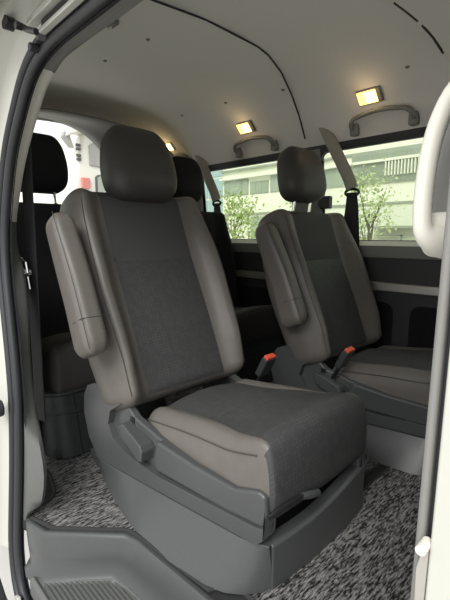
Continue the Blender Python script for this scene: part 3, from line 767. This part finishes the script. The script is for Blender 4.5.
# left wing
bp('wall', (-15.1, YL, GZ), (-8.6, 19, 5.6), M['bwall'])
bp('cornice', (-15.15, YL-.22, 3.36), (-8.8, YL+.02, 3.46), M['bwhite'])
bp('cornice', (-15.15, YL-.15, 3.74), (-8.8, YL+.02, 3.82), M['bframe'])
def ribbon(x0, x1, y, z0, z1, n, m, fr=.035):
    w = (x1-x0)/n
    for i in range(n):
        p = bp('window', (x0+i*w+fr, y-.03, z0+fr), (x0+(i+1)*w-fr, y+.02, z1-fr), m)
    bp('window_frame', (x0, y-.02, z0), (x1, y+.01, z1), M['bframe'])
ribbon(-15.0, -13.4, YL, 2.62, 3.34, 4, M['bglass']); ribbon(-13.3, -12.2, YL, 2.62, 3.18, 3, M['bglass']); ribbon(-12.1, -9.3, YL, 2.62, 3.34, 6, M['bglass'])
bp('cornice', (-15.15, YL-.08, 1.72), (-8.8, YL+.02, 1.80), M['bframe'])
bp('panel', (-14.2, YL-.04, GZ), (-13.35, YL+.02, 1.62), M['bpanel']); ribbon(-13.25, -12.3, YL, -.2, 1.62, 2, M['bglass']); bp('panel', (-12.2, YL-.04, GZ), (-10.9, YL+.02, 1.62), M['bpanel'])
ribbon(-10.8, -9.0, YL, -.2, 1.62, 4, M['bglass'])
# right wing with rounded end
mb = MB(); n = 10; xe = -7.9
arc = [(xe + 1.4*(-math.sin(R(90*i/n))), YR + 1.4*(1-math.cos(R(90*i/n)))) for i in range(n+1)]
poly = [(-1, 19), (-1, YR)] + [(xe, YR)] + arc[1:] + [(xe-1.4, 19)]
def bprism(name, P, z0, z1, m, off=0):
    mb = MB(); mb.prism(P, lambda p: Vector((p[0], p[1]-off, z0))-BO, lambda p: Vector((p[0], p[1]-off, z1))-BO); return mb.build(name, m, bd, angle=40)
bprism('wall', poly, GZ, 5.6, M['bwall'])
bprism('curved_window', [(x, y) for x, y in poly], 2.42, 3.06, M['bglass'], .03)
bprism('cornice', [(x-.02, y) for x, y in poly], 3.06, 3.14, M['bwhite'], .15)
bprism('cornice', [(x-.02, y) for x, y in poly], 3.36, 3.44, M['bframe'], .06)
bprism('cornice', [(x-.02, y) for x, y in poly], 1.76, 1.82, M['bframe'], .06)
ribbon(-7.4, -3.0, YR-.04, 2.42, 3.36, 7, M['bglass_d'])
mb = MB()
for i in range(26):
    x = -6.2 + .10*i; mb.box(tuple(Vector((x, YR-.16, 2.62))-BO), tuple(Vector((x+.03, YR-.08, 3.04))-BO))
mb.build('louver', M['bwhite'], bd, smooth=False)
bp('panel', (-7.2, YR-.05, GZ), (-3, YR+.02, 1.70), M['bpanel'])
bp('canopy', (-6.35, YR-.5, 1.0), (-4.5, YR-.04, 1.07), M['bframe'])
bp('gate_frame', (-6.8, YR-.25, .76), (-5.5, YR-.2, .80), M['bframe']); bp('gate_frame', (-5.54, YR-.25, GZ), (-5.5, YR-.2, .80), M['bframe'])
rl = empty('metal_railing', (-6, 11.5, GZ), 'grey metal railing in front of the office building at the window bottom', 'railing')
mb = MB()
for i in range(90): mb.box((-4+.11*i, 0, .0), (-3.97+.11*i, .03, 1.22))
mb.build('pickets', M['rail'], rl, smooth=False)
mb = MB(); mb.box((-4, -.01, 1.20), (6, .05, 1.26)); mb.build('top_rail', M['rail'], rl, smooth=False)
# blue glazed block farther left
gb = empty('glass_block', (-18.5, 15, GZ), 'blue glazed block beside the cream building at the far rear window', 'building')
def gp(name, lo, hi, m):
    mb = MB(); mb.box(lo, hi); return mb.build(name, m, gb, smooth=False)
gp('wall', (-6, .0, 0), (3.2, 5, 8), M['bwhite'])
for i in range(6):
    for j in range(5): gp('window', (-4.8+1.3*i, -.05, .2+1.05*j), (-4.8+1.3*i+1.22, .02, .2+1.05*j+.95), M['bglass_b'])

def tree(x, y, h, w, label, m, nleaf, seed, sz=.085, z0=.5):
    rnd = random.Random(seed)
    o = empty('young_tree', (x, y, GZ), label, 'tree', 'trees outside the windows')
    mb = MB(); mb.tube([(0, 0, 0), (.02, 0, h*.4), (-.02, 0, h*.75)], [.05, .035, .015], 8)
    for k in range(9):
        a = rnd.uniform(0, 6.28); zb = h*rnd.uniform(.35, .65); l = w*rnd.uniform(.5, .9)
        mb.tube([(0, 0, zb), (l*.4*math.cos(a), l*.4*math.sin(a), zb+h*.12), (l*.7*math.cos(a), l*.7*math.sin(a), zb+h*.28)], [.016, .011, .006], 5)
    mb.build('trunk', M['bark'], o)
    mb = MB()
    clumps = []
    for k in range(26):
        a = rnd.uniform(0, 6.28); t = rnd.random(); rr = w*math.sqrt(rnd.random())*(1 - .75*abs(t-.35)); clumps.append((rr*math.cos(a), rr*math.sin(a), h*(z0 + (1-z0)*t)))
    for k in range(nleaf):
        c = rnd.choice(clumps); g = .16
        p = Vector((c[0]+rnd.gauss(0, g), c[1]+rnd.gauss(0, g), c[2]+rnd.gauss(0, g)))
        u = Vector((rnd.uniform(-1, 1), rnd.uniform(-1, 1), rnd.uniform(-1, 1))).normalized(); v = u.orthogonal().normalized(); s = sz*rnd.uniform(.6, 1.3)
        mb.add([p-u*s*.5, p+v*s*.28, p+u*s*.5, p-v*s*.28], [(0, 1, 2, 3)])
    mb.build('foliage', m, o, smooth=False)
tree(-4.12, 8, 2.55, .48, 'pale leafed young tree right of the hanging belt, in the right window', M['leafp'], 700, 1, .085, .45)
tree(-7.95, 8, 2.45, .62, 'bright green young tree beside the belt at the far rear headrest', M['leaf'], 700, 2, .10, .35)
tree(-6.45, 8.9, 2.65, .36, 'green young tree just left of the raised headrest', M['leaf'], 330, 3, .09, .45)
tree(-6.75, 7.2, 1.75, .34, 'low green young tree between two taller trees at the rear window', M['leaf'], 330, 4, .09, .3)

# white van parked behind, seen through the tailgate opening
wv = empty('parked_van', (-4.6, 3.0, GZ), 'white van parked behind, seen through the open tailgate between the headrests', 'van')
VO = Vector((-4.6, 3.0, GZ))
def vx(poly, x0, x1, name, m, bevel=.02, par=None):     # poly in (y, z) world
    mb = MB(); mb.prism(poly, lambda p: Vector((x0, p[0], p[1]))-VO, lambda p: Vector((x1, p[0], p[1]))-VO); return mb.build(name, m, par or wv, bevel=bevel)
body = [(2.10, -.35), (2.06, .9), (2.10, 1.25), (2.16, 1.62), (2.24, 1.92), (2.40, 2.02), (3.2, 2.06), (3.6, 1.98), (3.8, 1.25), (3.82, -.35)]
vx(body, -8.6, -4.62, 'van_body', M['vpaint'], .04)
vx([(2.30, 1.58), (2.30, 1.80), (2.36, 1.84), (2.56, 1.82), (2.62, 1.60), (2.55, 1.56)], -4.63, -4.60, 'rear_window', M['vglass'], .012)
f = vx([(2.36, 1.22), (2.36, 1.46), (2.40, 1.49), (2.75, 1.48), (2.75, 1.22)], -4.63, -4.605, 'window_frame', M['vdark'], .012)
vx([(2.385, 1.24), (2.385, 1.45), (2.41, 1.47), (2.73, 1.46), (2.73, 1.24)], -4.612, -4.600, 'lower_window', M['bglass'], .01, f)
vx([(2.19, 1.32), (2.19, 1.44), (2.29, 1.44), (2.29, 1.32)], -4.64, -4.59, 'tail_lamp', M['tail'], .01)
vx([(2.00, 1.84), (2.05, 1.95), (2.40, 2.06), (2.75, 2.06), (2.70, 1.98), (2.15, 1.90)], -4.75, -4.5, 'roof_spoiler', M['vpaint'], .02)
vx([(1.98, 1.84), (2.0, 1.90), (2.06, 1.86), (2.10, 1.74), (2.06, 1.74)], -4.62, -4.55, 'tailgate_hinge', M['vglass'], .006)
for z in (1.62, 1.66, 1.73, 1.77): vx([(2.15, z), (2.15, z+.03), (2.20, z+.03), (2.20, z)], -4.63, -4.60, 'hinge_bolt', M['vdark'], .004)
for (x, y) in ((-5.3, 2.2), (-5.3, 3.7), (-7.9, 2.2), (-7.9, 3.7)):
    mb = MB(); mb.cyl(Vector((x, y-.1, GZ+.33))-VO, Vector((x, y+.1, GZ+.33))-VO, .33, 24); mb.build('wheel', M['rubber'], wv, bevel=.03)
# white wall far behind
mb = MB(); mb.box((-16, -6, GZ), (-15.6, 10, 3.2)); struct(mb, 'wall_yard', M['bwhite'], smooth=False)

# ================================================================== LIGHT + CAMERA
w = bpy.data.worlds.new('overcast_sky'); SC.world = w; w.use_nodes = True
nt = w.node_tree; bg = nt.nodes['Background']
bg.inputs['Color'].default_value = (.97, .985, 1.0, 1); bg.inputs['Strength'].default_value = 1.05
s = bpy.data.lights.new('soft_sun', 'SUN'); s.energy = 3.0; s.angle = R(40); s.color = (1, .985, .96)
so = bpy.data.objects.new('soft_sun', s); COL.objects.link(so)
so.rotation_euler = Vector((-.30, .70, -.72)).to_track_quat('-Z', 'Y').to_euler()
for x in (-.965, -1.715, -2.445):
    l = bpy.data.lights.new('lamp_light', 'POINT'); l.energy = .1; l.color = (1, .72, .35); l.shadow_soft_size = .02
    lo = bpy.data.objects.new('lamp_light', l); COL.objects.link(lo); lo.location = (x, 1.75, cz(1.80)-.05)

cam = bpy.data.cameras.new('camera'); co = bpy.data.objects.new('camera', cam); COL.objects.link(co)
cam.sensor_fit = 'HORIZONTAL'; cam.sensor_width = 36; cam.lens = 416*36/450; cam.clip_start = .01; cam.clip_end = 200
y_, p_ = R(46.1), R(8.9)
co.location = (0, 0, .80)
co.rotation_euler = Vector((-math.sin(y_)*math.cos(p_), math.cos(y_)*math.cos(p_), -math.sin(p_))).to_track_quat('-Z', 'Y').to_euler()
SC.camera = co
SC.cycles.max_bounces = 16; SC.cycles.diffuse_bounces = 8; SC.cycles.transparent_max_bounces = 16
vs = SC.view_settings; vs.view_transform = 'Standard'; vs.look = 'None'; vs.exposure = .22; vs.gamma = 1; vs.use_curve_mapping = False
